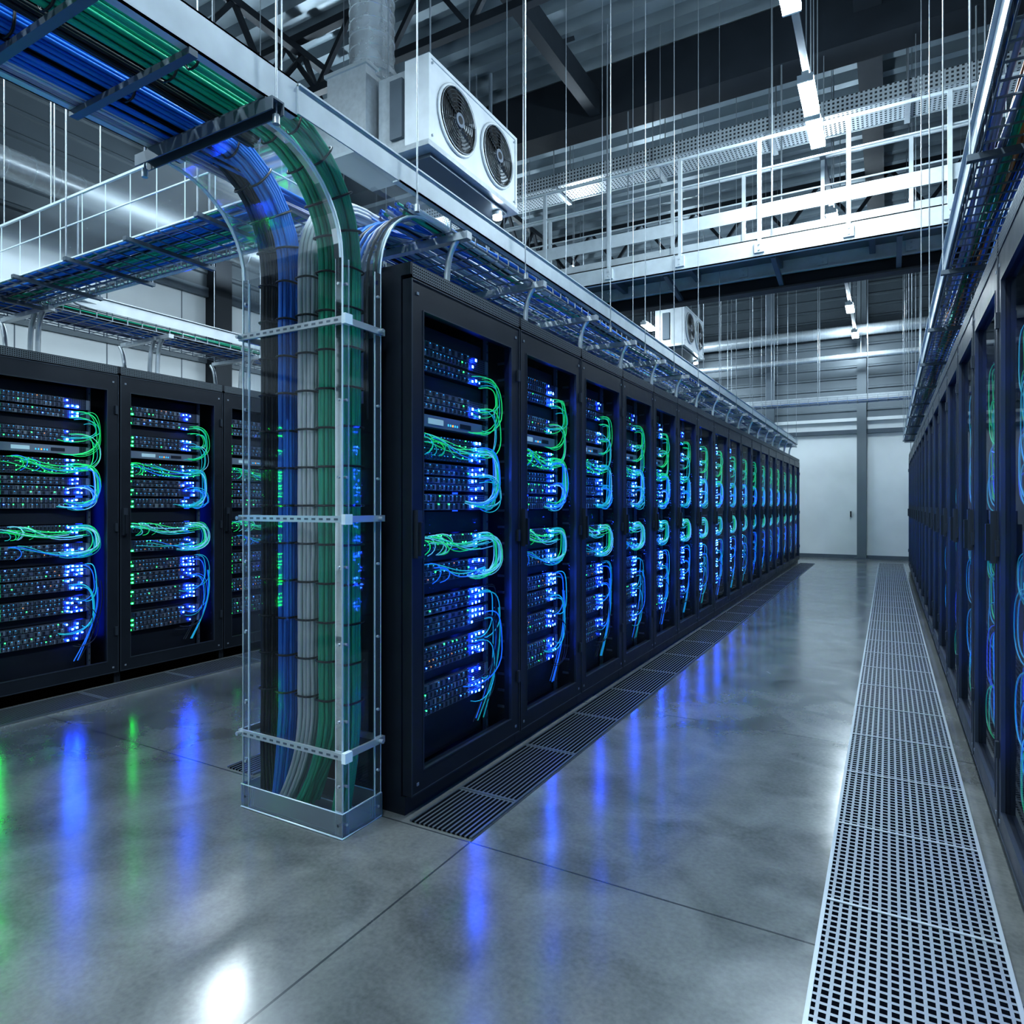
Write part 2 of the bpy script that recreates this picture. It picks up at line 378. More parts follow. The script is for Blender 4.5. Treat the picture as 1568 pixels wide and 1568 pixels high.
    def loop(z1,z2,n,cols,yb0=.715,spread=.06,xo=0.):
        if busy: cols=[c.replace('c_green','d_green').replace('c_teal','d_teal').replace('c_blue','d_blue').replace('c_pale','d_teal') for c in cols]; n=max(2,int(n*.6))
        for i in range(n):
            a=R.uniform(-.02,.02); c=R.uniform(-.02,.02); o=R.uniform(0,spread); xx=-.055+xo+R.uniform(-.025,.012)
            ys=.58+R.uniform(-.06,.05); ye=.57+R.uniform(-.12,.05); yb=yb0-o; zm=(z1+z2)/2-.02+R.uniform(-.02,.02)
            pts=bez((-.095,ys,z1+a),(-.04,(ys+yb)/2,z1+a+.02),(xx,yb,z1+a-.01),(xx,yb,zm),8)
            pts+=bez((xx,yb,zm),(xx,yb,z2+c+.01),(xx-.01,(ye*.6+yb*.4),z2+c-.03),(-.095,ye,z2+c),8)[1:]
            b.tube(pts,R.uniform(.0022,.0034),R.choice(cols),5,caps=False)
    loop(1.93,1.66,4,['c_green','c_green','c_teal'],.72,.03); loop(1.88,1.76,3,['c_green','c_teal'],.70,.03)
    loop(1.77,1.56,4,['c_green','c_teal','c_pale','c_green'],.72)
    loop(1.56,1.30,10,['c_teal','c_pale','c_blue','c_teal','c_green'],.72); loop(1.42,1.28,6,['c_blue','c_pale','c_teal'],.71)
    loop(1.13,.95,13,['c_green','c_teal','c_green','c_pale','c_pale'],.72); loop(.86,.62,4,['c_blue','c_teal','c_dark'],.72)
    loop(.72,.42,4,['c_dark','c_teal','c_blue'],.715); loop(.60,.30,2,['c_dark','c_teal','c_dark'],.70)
    if busy:   # more patch cords on these cabinets
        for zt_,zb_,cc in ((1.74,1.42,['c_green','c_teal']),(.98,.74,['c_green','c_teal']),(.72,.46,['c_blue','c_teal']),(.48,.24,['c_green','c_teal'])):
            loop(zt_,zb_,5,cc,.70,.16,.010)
    def drape(zc,n,cols):
        for i in range(n):
            ya=R.uniform(.11,.28); yb=R.uniform(.45,.62); x=-.07+R.uniform(-.015,.02)
            za=zc+R.uniform(-.0,.045); zb=zc-R.uniform(-.01,.05)
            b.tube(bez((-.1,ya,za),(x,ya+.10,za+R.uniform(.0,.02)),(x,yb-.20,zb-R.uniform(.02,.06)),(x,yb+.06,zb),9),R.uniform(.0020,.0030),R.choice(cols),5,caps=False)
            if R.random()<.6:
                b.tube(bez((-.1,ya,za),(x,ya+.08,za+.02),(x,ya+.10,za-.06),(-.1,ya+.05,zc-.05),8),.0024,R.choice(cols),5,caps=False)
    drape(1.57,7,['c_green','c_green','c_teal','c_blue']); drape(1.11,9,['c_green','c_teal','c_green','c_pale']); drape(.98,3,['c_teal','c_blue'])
    for i in range(5):
        yy=.69+R.uniform(-.01,.03); x=-.08+R.uniform(-.02,.02)
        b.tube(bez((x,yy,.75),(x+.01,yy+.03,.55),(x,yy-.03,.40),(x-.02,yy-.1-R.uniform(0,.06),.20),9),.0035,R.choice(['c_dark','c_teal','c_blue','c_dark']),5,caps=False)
    me_o=b.obj(name); return me_o
edges=[2.19,3.13,3.95,4.72,5.47,6.20,6.95,7.70,8.50,9.30,10.1,10.9,11.7,12.5,13.4,14.3,15.2,16.04]
vars_=[]
for i in range(3):
    o=rack_mesh(11+i,'server_rack'); vars_.append(o.data)
    D.objects.remove(o)
varb=[]
for i in range(2):
    o=rack_mesh(31+i,'server_rack',True); varb.append(o.data)
    D.objects.remove(o)
def put_rack(x,y,w,rot,i,flip=1,V=vars_):
    o=inst('server_rack',V[i%len(V)],(x,y,0),rot,(1,flip*w/.8,1))
XM=-1.72
for i in range(len(edges)-1): put_rack(XM,edges[i],edges[i+1]-edges[i]-.002,0,i)
XL=-4.87; w=.87
for i in range(14): 
    put_rack(XL,2.81-4*w+i*w,w-.002,0,i+1)
XR=.36
ye=[-1.07+.83*i for i in range(22)]
for i in range(20): put_rack(XR,ye[i],.828,pi,i,-1,varb)
# ---------------------------------------------------------------- floor grates
def grate(x0,x1,y0,y1,k,seg,frame='galv',fw=.012):
    b=MB(); b.box(x0+fw,x1-fw,y0,y1,.0,.006,k)
    b.box(x0,x0+fw,y0,y1,0,.009,frame); b.box(x1-fw,x1,y0,y1,0,.009,frame)
    y=math.ceil(y0/seg)*seg
    while y<y1+1e-6:
        b.box(x0+fw,x1-fw,y-.006,y+.006,0,.009,frame); y+=seg
    b.obj('floor_grate')
grate(-.186,.30,-2.4,16.8,'grate',.6,'grate_frame')
grate(-1.70,-1.40,2.16,16.0,'slot',.63,'slot_frame',.01)
grate(-4.85,-4.50,-1.0,12.6,'slot',.63,'slot_frame',.01)
grate(-2.83,-2.64,2.16,16.0,'slot',.63,'slot_frame',.01)
# ---------------------------------------------------------------- cable trays
def basket(b,x0,x1,y0,y1,z,h,dy=.11,r=.0035):
    n=max(4,int((x1-x0)/.07))
    for i in range(n+1):
        x=x0+(x1-x0)*i/n; b.beam((x,y0,z),(x,y1,z),r*1.6,'wire')
    for zz in (z+h*.5,z+h):
        for x in (x0,x1): b.beam((x,y0,zz),(x,y1,zz),r*1.6,'wire')
    m=int((y1-y0)/dy)
    for i in range(m+1):
        y=y0+(y1-y0)*i/m
        b.beam((x0,y,z-.003),(x1,y,z-.003),r*1.8,'wire')
        for x in (x0,x1): b.beam((x,y,z-.003),(x,y,z+h),r*1.8,'wire')
def raceway_cables(b,x0,x1,y0,y1,z,n,cols,seed,step=.45,rr=(.006,.011),zz=.05):
    R=random.Random(seed); m=max(2,int((y1-y0)/step))
    for i in range(n):
        x=R.uniform(x0,x1); zb=z+R.uniform(0,zz); ph=R.uniform(0,6)
        pts=[(min(x1,max(x0,x+.012*math.sin(ph+j*.9)+R.uniform(-.006,.006))),y0+(y1-y0)*j/m,zb+R.uniform(-.004,.006)) for j in range(m+1)]
        b.tube(pts,R.uniform(*rr),R.choice(cols),5,caps=False)
TX0,TX1=-2.40,-1.76; TZ=2.60
b=MB()
for x,s in ((TX0,1),(TX1,-1)):
    b.box(min(x,x+s*.006),max(x,x+s*.006),-3.0,1.62,TZ+.02,TZ+.14,'white_metal')
    b.box(min(x,x+s*.035),max(x,x+s*.035),-3.0,1.62,TZ+.02,TZ+.026,'white_metal')
    b.box(min(x,x+s*.03),max(x,x+s*.03),-3.0,1.62,TZ+.134,TZ+.14,'white_metal')
yr=1.5-.27*17
while yr<1.52:
    b.box(TX0,TX1,yr-.014,yr+.014,TZ+.0,TZ+.020,'mid_steel'); yr+=.27
b.box(TX0-.05,TX1+.05,1.47,1.475,TZ-.042,TZ,'mid_steel'); b.box(TX0-.05,TX1+.05,1.515,1.52,TZ-.042,TZ,'mid_steel'); b.box(TX0-.05,TX1+.05,1.475,1.515,TZ-.006,TZ,'mid_steel')
b.box(TX1,TX1+.006,1.62,16.05,TZ+.03,TZ+.13,'white_metal'); b.box(TX1-.03,TX1+.012,1.62,16.05,TZ+.125,TZ+.132,'white_metal'); b.box(TX1-.03,TX1+.006,2.16,16.05,TZ+.03,TZ+.036,'white_metal')
b.box(TX0-.006,TX0,2.6,16.05,TZ+.04,TZ+.12,'white_metal')
basket(b,TX0+.02,TX1-.03,2.58,16.0,TZ-.02,.09)
for i in range(18):
    y=2.62+i*.79
    if y>16: break
    b.box(TX0-.05,TX1+.05,y-.02,y+.02,TZ-.06,TZ-.025,'galv')
    for x,s in ((XM-.12,1),(XM-.6,-1)):
        b.tube(bez((x,y,2.31),(x,y,2.44),(x+.01*s,y,2.5),(x+.06*s,y,TZ-.05),6),.016,'galv',6)
    b.box(XM-.17,XM-.07,y-.05,y+.05,2.301,2.31,'galv')
ys=[-1.2,.2,1.5,2.24,3.2,4.48,5.26,6.1,7.0,8.0,9.0,10.2,11.4,12.7,14.1,15.5]
for y in ys:
    for x in (TX0-.035,TX1+.035):
        if x<-2 and 2<y<4: continue
        b.rod((x,y,TZ-.06),(x,y,ZC-.02),.0040,'rodm',5)
        b.rod((x,y,TZ-.075),(x,y,TZ-.045),.012,'galv',6)
b.obj('cable_tray')
b=MB()
raceway_cables(b,TX0+.05,TX1-.05,2.35,16.0,TZ-.005,56,['b_blue','b_blue','b_blue','b_green','b_violet','b_black','b_green','b_white'],3)
b.obj('network_cable_run')
# ---------------------------------------------------------------- riser cable bundles
ZT=2.695; RB=.42; YA=1.60
def bpath(x,dn,jit,R,zend=.05,drift=0,xt=None):
    """tray run -> quarter bend -> vertical drop; xt = x position while in the tray"""
    if xt is None: xt=x
    pts=[]
    for j in range(12): 
        y=-3+4.6*j/12; pts.append((xt+R.uniform(-jit,jit),y,ZT+dn+R.uniform(-jit,jit)))
    for j in range(9):
        a=pi/2*j/8; s=j/8; s=s*s*(3-2*s); pts.append((xt+(x-xt)*s,YA+(RB+dn)*math.sin(a),ZT-RB+(RB+dn)*math.cos(a)))
    return pts+drop(x,dn,jit,R,zend,drift)
def drop(x,dn,jit,R,zend,drift):
    pts=[]; n=16; zt=ZT-RB
    for j in range(1,n+1):
        z=zt+( .42-zt)*j/n; pts.append((x+R.uniform(-jit,jit)*.8,YA+RB+dn+R.uniform(-jit,jit)*.6,z))
    for j in range(1,7):
        t=j/6; pts.append((max(-2.375,x+drift*t*t),YA+RB+dn-.02*t,.42-(.42-zend)*t))
    return pts
def fpath(x,dn,jit,R,zend,drift):
    """comes from the tray above the racks (+Y side)"""
    yc=YA+RB; r=.30-dn
    pts=[(x,3.6-.25*j,2.615+R.uniform(0,.01)+dn*.2) for j in range(4)]
    pts+=[(x,yc+.30-r*math.sin(a),2.32+r*math.cos(a)) for a in [pi/2*j/8 for j in range(9)]]
    return pts+drop(x,dn,jit,R,zend,drift)
def bundle(name,cx,w,h,r,k,seed,drift=0,tie='b_black',xt=None,far=False,dn0=0.):
    R=random.Random(seed); b=MB()
    rows=int(h/(2*r*.9)); cols=max(2,int(w/(2*r*.95)))
    for i in range(cols+1):
        for j in range(rows+1):
            u=-1+2*i/cols; v=-1+2*(j+(.5 if i%2 else 0))/max(1,rows+.5)
            if u*u*.85+v*v*.8>1.05: continue
            du=u*w/2*.93; dr=drift*(1+.4*u+R.uniform(-.3,.3))
            if far: P=fpath(cx+du,v*h/2*.93,r*.3,R,.05,dr)
            else: P=bpath(cx+du,dn0+v*h/2*.93,r*.3,R,drift=dr,xt=None if xt is None else xt+du)
            b.tube(P,r*R.uniform(.92,1.08),k,6,caps=False)
    def tie_at(p,nv):
        pts=[]
        for q in range(16):
            a=2*pi*q/16; c=math.copysign(abs(math.cos(a))**.7,math.cos(a)); s_=math.copysign(abs(math.sin(a))**.7,math.sin(a))
            pts.append(Vector(p)+Vector((1,0,0))*c*(w/2+r*1.05)+Vector(nv)*s_*(h/2+r*1.05))
        b.tube(pts,.0045,tie,4,closed=True)
    z=.50
    while z<2.25: tie_at((cx,YA+RB+dn0,z),(0,1,0)); z+=.158
    if not far:
        X=cx if xt is None else xt
        for a in (.25,.62,.98,1.3):
            s=a/(pi/2); s=s*s*(3-2*s)
            tie_at((X+(cx-X)*s,YA+(RB+dn0)*math.sin(a),ZT-RB+(RB+dn0)*math.cos(a)),(0,math.sin(a),math.cos(a)))
        for y in (1.3,.95,.55,.1,-.4,-1): tie_at((X,y,ZT+dn0),(0,0,1))
    b.obj(name)
bundle('cable_bundle',-2.348,.058,.10,.0070,'b_black',1,.03,xt=-2.285)
bundle('cable_bundle',-2.238,.066,.10,.0075,'b_blue',2,-.02,xt=-2.200)
bundle('cable_bundle',-2.120,.082,.09,.0085,'b_white',3,-.10,far=True)
bundle('cable_bundle',-2.000,.076,.10,.0085,'b_green',4,-.13,xt=-1.985)
bundle('cable_bundle',-1.890,.054,.10,.0080,'b_green',5,-.03,xt=-1.865)
# black trunk cables lying in the tray between the blue and green looms
b=MB(); raceway_cables(b,-2.13,-2.06,-3.0,1.72,2.66,14,['b_black'],41,.4,(.007,.010),.06)
raceway_cables(b,-2.385,-2.33,-3.0,2.7,2.63,16,['b_violet','b_violet','b_white'],42,.4,(.006,.008),.04)
raceway_cables(b,-2.30,-2.24,-3.0,2.7,2.625,5,['b_blue'],43,.4,(.006,.008),.01)
b.obj('network_cable_run')
# arch over to the rack-side tray
b=MB(); R=random.Random(9)
for i in range(16):
    x=-2.3+.42*i/15; k=R.choice(['b_blue','b_green','b_violet','b_black'])
    rr=.40+R.uniform(-.02,.02)
    pts=[(x,2.105,1.6+.2*R.random()),(x,2.105,2.22)]
    pts+=[(x,2.105+rr-rr*math.cos(a),2.22+rr*math.sin(a)*.95) for a in [pi/2*j/7 for j in range(1,8)]]
    pts+=[(x,2.7,2.60+R.uniform(0,.04)),(x,3.3,2.60+R.uniform(0,.03))]
    b.tube(pts,.007,k,5,caps=False)
b.obj('cable_bundle')
# ---------------------------------------------------------------- clear riser duct
DX0,DX1,DY0,DY1=-2.405,-1.835,1.915,2.135
b=MB()
zt=2.25
b.quad((DX0,DY0,.1),(DX1,DY0,.1),(DX1,DY0,zt),(DX0,DY0,zt),'acryl')
b.quad((DX0,DY1,.1),(DX1,DY1,.1),(DX1,DY1,zt),(DX0,DY1,zt),'acryl')
rA=.35
arcA=[(DY0-rA+rA*math.cos(a),zt+rA*math.sin(a)) for a in [pi/2*j/10 for j in range(11)]]
arcB=[(DY1+rA-rA*math.cos(a),zt+rA*math.sin(a)) for a in [pi/2*j/10 for j in range(11)]]
for arc in (arcA,arcB):
    for (y0,z0),(y1,z1) in zip(arc[:-1],arc[1:]):
        b.add([(DX0,y0,z0),(DX1,y0,z0),(DX1,y1,z1),(DX0,y1,z1)],[(0,1,2,3)],'acryl_hazy' if arc is arcB else 'acryl_curve',True)
ZP=2.79
poly=[(DY1,.1)]+[(DY1,zt)]+arcB[1:]+[(2.62,zt+rA),(2.62,ZP),(2.4,ZP),(1.75,ZP),(1.56,ZP)]+list(reversed(arcA))+[(DY0,.1)]
for x in (DX0,DX1):
    b.quad((x,DY0,.1),(x,DY1,.1),(x,DY1,zt),(x,DY0,zt),'acryl_curve' if x==DX0 else 'acryl')
    up=list(arcB)+[(2.62,zt+rA),(2.62,ZP),(1.56,ZP)]+list(reversed(arcA))
    b.add([(x,y,z) for y,z in up],[tuple(range(len(up)))],'acryl_curve')
    b.tube([(x,y,z) for y,z in poly],.004,'edge',5,closed=True)
    xi=x+(.01 if x==DX0 else -.01)
    b.tube([(xi,y,z) for y,z in arcA],.006,'edge',5); b.tube([(xi,y,z) for y,z in arcB],.006,'edge',5)
    # flange strips along the bends
    for arc,sg in ((arcA,1),(arcB,1)):
        s_=(1 if x==DX0 else -1)*.04
        for (y0,z0),(y1,z1) in zip(arc[:-1],arc[1:]):
            b.add([(x,y0-.002,z0),(x+s_,y0-.002,z0),(x+s_,y1-.002,z1),(x,y1-.002,z1)],[(0,1,2,3)],'acryl_hazy',True)
for x in (DX0,DX1):
    for y in (DY0,DY1):
        sx=1 if x==DX0 else -1; sy=1 if y==DY0 else -1
        b.quad((x,y-sy*.002,.0),(x+sx*.034,y-sy*.002,.0),(x+sx*.034,y-sy*.002,zt),(x,y-sy*.002,zt),'acryl')
        b.quad((x-sx*.003,y,.0),(x-sx*.003,y+sy*.034,.0),(x-sx*.003,y+sy*.034,zt),(x-sx*.003,y,zt),'acryl_curve')
        for dx,dy in ((.034*sx,0),(0,.034*sy),(0,0)):
            b.beam((x+dx,y+dy,.0),(x+dx,y+dy,zt),.0035,'edge')
        for z in (.05,.2,.45,.75,1.05,1.4,1.7,2.15):
            b.rod((x-.008,y+sy*.018,z),(x+.008,y+sy*.018,z),.006,'galv',6)
            b.rod((x+sx*.018,y-.006,z),(x+sx*.018,y+.006,z),.006,'galv',6)
for a in ((DX0-.006,DX1+.006,DY0-.006,DY0),(DX0-.006,DX1+.006,DY1,DY1+.006),(DX0-.006,DX0,DY0,DY1),(DX1,DX1+.006,DY0,DY1)):
    b.box(*a,0,.10,'base_frost')
b.box(DX0,DX1,DY0,DY1,0,.004,'galv')
b.tube([(DX0-.006,DY0-.006,.1),(DX1+.006,DY0-.006,.1),(DX1+.006,DY1,.1),(DX0-.006,DY1,.1)],.003,'edge',4,closed=True)
b.tube([(DX0-.006,DY0-.006,.004),(DX1+.006,DY0-.006,.004),(DX1+.006,DY1,.004),(DX0-.006,DY1,.004)],.004,'edge',4,closed=True)
for z in (2.007,1.237,.322):
    t=.014; hh=.013
    b.box(DX0-t,DX1+t,DY0-t,DY0-.003,z-hh,z+hh,'strap'); b.box(DX0-t,DX1+t,DY1+.003,DY1+t,z-hh,z+hh,'strap')
    b.box(DX0-t,DX0-.003,DY0,DY1,z-hh,z+hh,'strap'); b.box(DX1+.003,DX1+t,DY0,DY1,z-hh,z+hh,'strap')
    for i in range(14):
        x=DX0+.02+i*.04; b.box(x,x+.02,DY0-t-.001,DY0-t,z-.004,z+.004,'mid_steel')
    b.box(DX1+t,DX1+t+.02,DY0-.02,DY0+.02,z-.02,z+.02,'edge')
    b.rod((DX1+t,DY1-.02,z),(DX1+t+.02,DY1-.02,z),.009,'galv'); b.rod((DX0+.0,DY0-t,z),(DX0,DY0-t-.02,z),.009,'galv')
b.obj('clear_cable_riser_duct')
# ---------------------------------------------------------------- cross tray (to the left row) with clear cover
def yrun_to_x(x0,y):   # local y -> -X world, local x -> world Y
    return Matrix(((0,-1,0,x0),(1,0,0,y),(0,0,1,0),(0,0,0,1)))
b=MB(); b.xf=yrun_to_x(-2.42,1.96)
L=2.6
basket(b,0,.40,0,L,2.63,.10)
for x in (-.01,.41):
    b.quad((x,0,2.62),(x,L,2.62),(x,L,2.95),(x,0,2.95),'acryl_hazy')
    for z,wd_ in ((2.62,.008),(2.95,.012),(2.80,.006)): b.beam((x,0,z),(x,L,z),wd_,'edge')
    for i in range(13): b.beam((x,i*L/12,2.62),(x,i*L/12,2.95),.0035,'edge')
b.quad((-.01,0,2.95),(.41,0,2.95),(.41,L,2.95),(-.01,L,2.95),'acryl')
for i in range(5):
    y=.3+i*.55; b.box(-.05,.45,y-.014,y+.014,2.595,2.615,'mid_steel')
    for x in ((-.04,.44) if i%2==0 else (.44,)): b.rod((x,y,2.59),(x,y,ZC-.02),.0045,'rodm',5)
b.obj('cable_tray')
b=MB(); b.xf=yrun_to_x(-2.42,1.96)
raceway_cables(b,.05,.36,-.05,L+.1,2.645,40,['b_blue','b_blue','b_green','b_green','b_black','b_violet'],5,.3)
b.obj('network_cable_run')
# left-row tray
LX0,LX1=-5.45,-4.90
b=MB()
basket(b,LX0+.02,LX1-.02,1.9,13,TZ+.03,.09)
for x in (LX0,LX1):
    b.box(x,x+.006,2.4,13,TZ+.08,TZ+.17,'white_metal'); b.box(x-.012,x+.018,2.4,13,TZ+.165,TZ+.172,'white_metal')
arc=[(LX1+.30-.30*math.cos(a),2.66-.30*math.sin(a)) for a in [pi/2*j/8 for j in range(9)]]
for z in (TZ+.08,TZ+.12,TZ+.165): b.tube([(x,y,z) for x,y in arc],.010,'white_metal',4)
arc=[(LX1-.0-.55*math.cos(a)+.0,2.45-.5*math.sin(a)) for a in [pi/2*j/8 for j in range(9)]]
for z in (TZ+.06,TZ+.12,TZ+.165): b.tube([(x,y,z) for x,y in arc],.010,'white_metal',4)
for i in range(13):
    y=2.35+i*.85
    b.box(LX0-.05,LX1+.05,y-.02,y+.02,TZ-.01,TZ+.02,'galv')
    for x,s in ((XL-.16,1),(XL-.26,1),(XL-.6,-1)):
        b.tube(bez((x,y,2.31),(x,y,2.46),(x+.01*s,y,2.55),(x+.07*s,y,TZ),6),.016,'galv',6)
    b.box(XL-.30,XL-.10,y-.05,y+.05,2.301,2.31,'galv')
    if i%2==0:
        for x in (LX0-.04,LX1+.04): b.rod((x,y,TZ),(x,y,ZC-.02),.0045,'rodm',5)
b.obj('cable_tray')
b=MB(); raceway_cables(b,LX0+.06,LX1-.06,1.95,13,TZ+.05,30,['b_blue','b_blue','b_green','b_black','b_violet'],6); b.obj('network_cable_run')
# right-row tray
RX0,RX1=.285,.88
b=MB()
basket(b,RX0+.012,RX1,-1.5,16.2,TZ,.10,.10)
b.box(RX0-.006,RX0,-1.5,16.2,TZ+.02,TZ+.12,'white_metal'); b.box(RX0-.02,RX0+.02,-1.5,16.2,TZ+.115,TZ+.122,'white_metal')
b.box(RX1,RX1+.006,-1.5,16.2,TZ+.02,TZ+.12,'white_metal')
for i in range(13):
    y=-1.2+i*1.4
    b.box(RX0-.03,RX1+.03,y-.014,y+.014,TZ-.03,TZ-.006,'mid_steel')
    for x in (RX0-.02,RX1+.02): b.rod((x,y,TZ-.03),(x,y,ZC-.02),.0045,'rodm',5)
    b.tube(bez((.52,y,2.31),(.52,y,2.42),(.52,y,2.5),(.50,y,TZ-.03),5),.014,'galv',6)
    b.box(.47,.57,y-.04,y+.04,2.301,2.31,'galv')
b.obj('cable_tray')
b=MB(); raceway_cables(b,RX0+.02,RX1-.05,-1.5,16.1,TZ+.012,70,['b_blue','b_blue','b_blue','b_green','b_black','b_violet','b_orange'],8); b.obj('network_cable_run')
# far cross tray near the back wall
b=MB(); b.xf=yrun_to_x(2.0,16.7); basket(b,0,.4,0,8,3.62,.1,.2,.006)
for x in (0,.4): b.box(x,x+.01,0,8,3.64,3.76,'galv')
for i in range(8):
    for x in (-.02,.42): b.rod((x,.4+i,3.6),(x,.4+i,ZC-.02),.007,'rodm',5)
raceway_cables(b,.04,.36,0,8,3.64,12,['b_blue','b_blue','b_green'],12)
b.obj('cable_tray')
# ---------------------------------------------------------------- catwalk
b=MB(); CY0,CY1=7.65,8.40; CX0,CX1=-5.2,3.9; CZ=4.0
k='white_metal'
for y in (CY0,CY1):
    s=1 if y==CY0 else -1
    b.box(CX0,CX1,min(y,y+s*.012),max(y,y+s*.012),CZ,CZ+.2,k)
    b.box(CX0,CX1,min(y,y+s*.06),max(y,y+s*.06),CZ,CZ+.012,k); b.box(CX0,CX1,min(y,y+s*.06),max(y,y+s*.06),CZ+.188,CZ+.2,k)
    b.box(CX0,CX1,y-.004,y+.004,CZ+.42,CZ+.57,k)
    for z,r in ((CZ+1.28,.020),(CZ+.95,.012)): b.rod((CX0,y,z),(CX1,y,z),r,k,8)
    for i in range(12):
        x=.517+3*.87-.87*i-(0 if y==CY0 else .3)
        if x<CX0: break
        b.box(x-.02,x+.02,y-.02,y+.02,CZ+.05,CZ+1.28,k)
        b.box(x-.05,x+.05,y-.03,y+.03,CZ+.04,CZ+.16,k)
        for dz in (.07,.13): b.rod((x,y-.04,CZ+dz),(x,y-.03,CZ+dz),.012,'galv')
b.box(CX0,CX1,CY0+.012,CY1-.012,CZ+.165,CZ+.18,'mid_steel')
for i in range(10):
    x=CX0+.3+i*.95; b.box(x-.03,x+.03,CY0+.06,CY1-.06,CZ+.06,CZ+.165,'mid_steel')
    if i%2==0:
        for y in (CY0,CY1): b.rod((x,y+.03,CZ+.2),(x,y+.03,ZC-.02),.01,'rodm')
b.box(CX0,CX1,CY1+.02,CY1+.2,CZ-.14,CZ-.12,'dark_steel'); b.box(CX0,CX1,CY1+.1,CY1+.12,CZ-.12,CZ+.05,'dark_steel'); b.box(CX0,CX1,CY1+.02,CY1+.2,CZ+.03,CZ+.05,'dark_steel')
for i in range(8):
    x=CX0+.5+i*1.2; b.beam((x,CY1+.1,CZ-.1),(x,CY0+.1,CZ+.02),.05,'mid_steel')
b.obj('catwalk')
# ---------------------------------------------------------------- air conditioners
def ac_mesh():
    b=MB(); Lh=1.49; H=.72; dp=.24
    b.box(-dp,0,0,Lh,0,H,'acwhite')
    b.box(0,.012,0,.03,0,H,'acwhite'); b.box(0,.012,Lh-.03,Lh,0,H,'acwhite'); b.box(0,.012,.03,Lh-.03,0,.03,'acwhite'); b.box(0,.012,.03,Lh-.03,H-.03,H,'acwhite')
    b.box(-.55,-dp,.03,Lh-.03,-.02,H-.05,'galv')
    for cy in (.42,1.10):
        cz=H*.5; r=.285
        ring=[(.014,cy+r*math.cos(a),cz+r*math.sin(a)) for a in [2*pi*j/32 for j in range(32)]]
        b.tube(ring,.014,'acwhite',6,closed=True)
        vs=[(.004,cy,cz)]+[(.004,cy+.28*math.cos(2*pi*j/32),cz+.28*math.sin(2*pi*j/32)) for j in range(32)]
        b.add(vs,[(0,1+j,1+(j+1)%32) for j in range(32)],'fan_dark')
        for bl in range(6):
            a=bl*pi/3; 
            q=[(.006,.06,-.25),(.03,.06,.25),(.03,.25,.38),(.006,.25,-.1)]
            b.add([(x,cy+rr*math.cos(a+o),cz+rr*math.sin(a+o)) for x,rr,o in q],[(0,1,2,3)],'fan_wire')
        for rr in (.09,.12,.15,.18,.21,.24,.27):
            b.tube([(.035,cy+rr*math.cos(2*pi*j/28),cz+rr*math.sin(2*pi*j/28)) for j in range(28)],.0035,'galv' if rr>.26 else 'fan_wire',4,closed=True)
        for j in range(8):
            a=2*pi*j/8+.2; b.rod((.035,cy+.06*math.cos(a),cz+.06*math.sin(a)),(.02,cy+.285*math.cos(a),cz+.285*math.sin(a)),.0035,'fan_wire',4)
        b.rod((.01,cy,cz),(.042,cy,cz),.062,'bay2',20); b.rod((.042,cy,cz),(.044,cy,cz),.035,'fan_dark',16)
    for yy in (.05,Lh-.05):
        for zz in (.06,H-.06): b.rod((.0,yy,zz),(.018,yy,zz),.01,'galv')
    b.box(-.57,.02,-.02,Lh+.02,-.045,0,'galv'); b.box(-.5,-.05,.1,Lh-.1,-.08,-.045,'mid_steel')
    b.box(-.40,-.27,-.004,.03,.10,H-.12,'mid_steel')
    for yy in (.1,Lh-.1):
        for xx in (-.05,-.5): b.rod((xx,yy,H-.06),(xx,yy,ZC-4.33),.008,'rodm')
    b.tube([(-.4,Lh,.2),(-.4,Lh+.12,.2),(-.4,Lh+.16,.26),(-.4,Lh+.16,1.6)],.02,'mid_steel',8)
    b.rod((-.10,Lh-.2,-.045),(-.10,Lh-.2,-.12),.05,'galv',12); b.rod((-.10,Lh-.2,-.12),(-.10,Lh-.2,-.15),.045,'small_lamp',12)
    return b
o=ac_mesh().obj('air_conditioner',(-3.3,4.43,4.30)); inst('air_conditioner',o.data,(-3.3,12.3,4.30))
b=MB()
b.box(-4.35,-3.90,4.35,4.95,4.36,5.10,'galv'); b.box(-4.37,-3.88,4.33,4.97,5.08,5.11,'strap'); b.box(-4.37,-3.88,4.33,4.97,4.34,4.37,'strap')
b.box(-4.85,-4.37,4.45,4.85,4.55,5.0,'galv'); b.box(-4.39,-4.37,4.42,4.88,4.52,5.03,'strap')
b.rod((-4.05,4.6,5.05),(-4.05,4.6,ZC-.01),.20,'ductm',32)
for i in range(17): b.rod((-4.05,4.6,5.2+i*.12),(-4.05,4.6,5.210+i*.12),.206,'ductm',32)
b.rod((-4.05,4.6,5.11),(-4.05,4.6,5.16),.23,'ductm',32)
b.obj('ventilation_duct')
def spiral(name,a,c,r,step=.25):
    b=MB(); A=Vector(a);C=Vector(c); b.rod(A,C,r,'galv',20); n=int((C-A).length/step); d=(C-A).normalized()
    for i in range(1,n): 
        P=A+d*step*i; b.rod(P,P+d*.015,r*1.035,'strap',20)
    n2=max(2,int((C-A).length/2.5))
    for i in range(n2):
        P=A+d*((i+.5)*(C-A).length/n2)
        b.rod(P,(P.x,P.y,ZC-.02),.008,'rodm')
    b.obj(name)
spiral('ventilation_pipe',(-8.1,-5.8,4.9),(-8.1,17.0,4.9),.16)
spiral('ventilation_pipe',(-7.8,17.4,5.35),(3.8,17.4,5.35),.13)
spiral('ventilation_pipe',(-7.8,17.4,4.75),(3.8,17.4,4.75),.07)
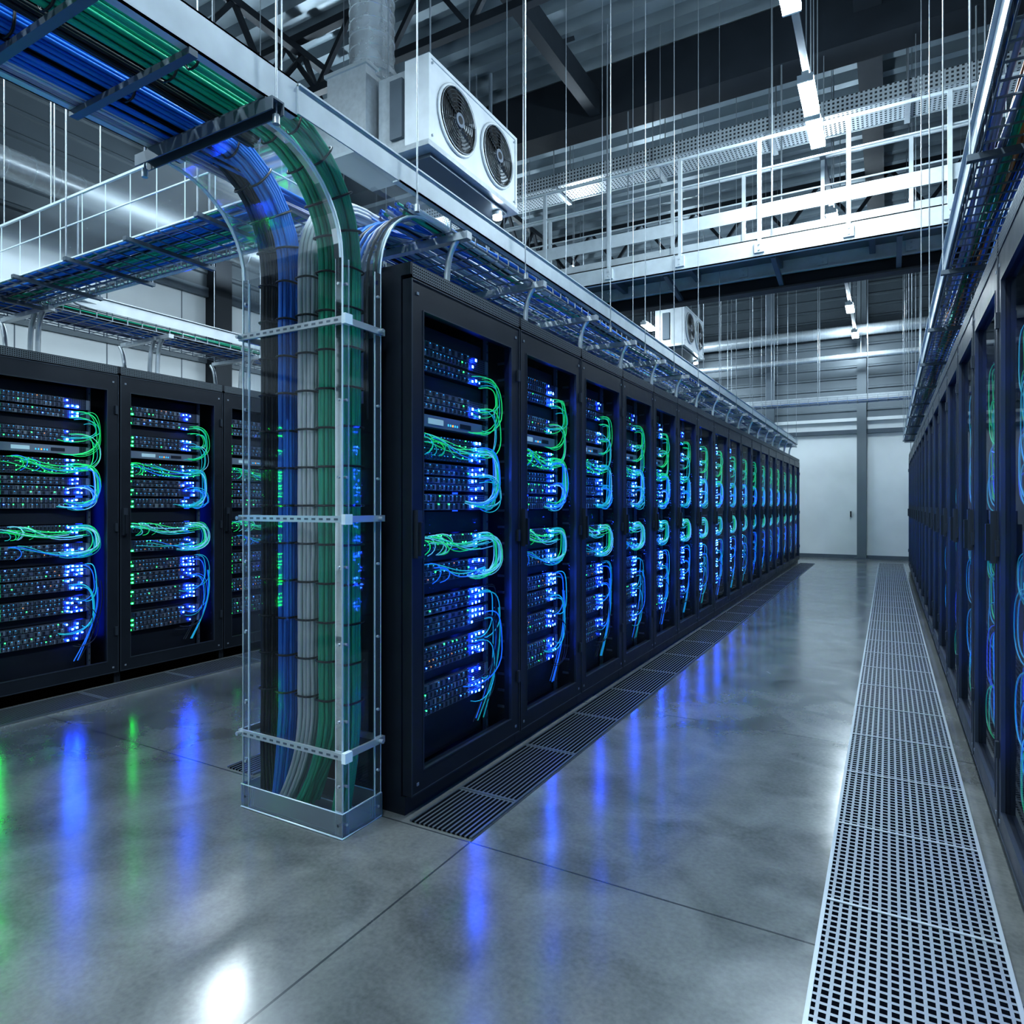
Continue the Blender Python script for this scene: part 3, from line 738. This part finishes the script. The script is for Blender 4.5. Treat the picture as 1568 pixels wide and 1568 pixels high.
# ---------------------------------------------------------------- lamps
def lamp_mesh():
    b=MB(); b.box(-.03,.03,0,.62,.065,.095,'white_metal'); b.box(-.065,.065,.02,.60,.0,.065,'lamp')
    b.box(-.068,.068,0,.02,.0,.065,'white_metal'); b.box(-.068,.068,.60,.62,0,.065,'white_metal')
    for y in (.1,.52): b.rod((0,y,.095),(0,y,ZC-5.12),.006,'rodm',5)
    return b
LZ=5.1
lo=lamp_mesh().obj('linear_pendant_lamp',(-.65,4.95,LZ)); me=lo.data
pos=[(-.65,6.5),(-.65,7.18),(-.65,9.6),(-.65,14.2),(-.65,16.5),(-.65,2.6),(-.65,0),(-.65,-1.6),(-.65,-3.2),(-2.0,-1.2),
     (-3.4,2.2),(-3.4,-.4),(-3.4,-3.2),(-6.4,1.0),(-6.4,-2.2),(-7.7,5.5),(-7.7,7.1),(-7.7,10),(-7.7,13.5),(-4.5,9.9),(-4.5,13.6),(-4.5,16.2)]  # out-of-view lamps around and behind the camera are added to light the front
for x,y in pos: inst('linear_pendant_lamp',me,(x,y,LZ))
b=MB(); b.box(-.68,-.62,-4,17.1,LZ+.14,LZ+.17,'mid_steel'); b.box(-.68,-.675,-4,17.1,LZ+.17,LZ+.19,'mid_steel')
for i in range(14): b.rod((-.65,-3.5+i*1.5,LZ+.17),(-.65,-3.5+i*1.5,ZC-.02),.006,'rodm',5)
b.obj('lighting_trunking')
# world
wd=D.worlds.new('world'); scene.world=wd; wd.use_nodes=True
wd.node_tree.nodes['Background'].inputs[0].default_value=(.5,.7,1,1); wd.node_tree.nodes['Background'].inputs[1].default_value=.05
# ---------------------------------------------------------------- camera
cd=D.cameras.new('camera'); cam=D.objects.new('camera',cd); coll.objects.link(cam); scene.camera=cam
cd.sensor_width=36; cd.lens=36*1019/1568; cd.clip_start=.02; cd.shift_y=-.007
cam.location=(0,0,1.293); cam.rotation_euler=(pi/2,0,math.radians(29.48))
scene.view_settings.view_transform='Standard'
try: scene.view_settings.look='Medium High Contrast'
except Exception: scene.view_settings.look='None'
scene.view_settings.exposure=0.12
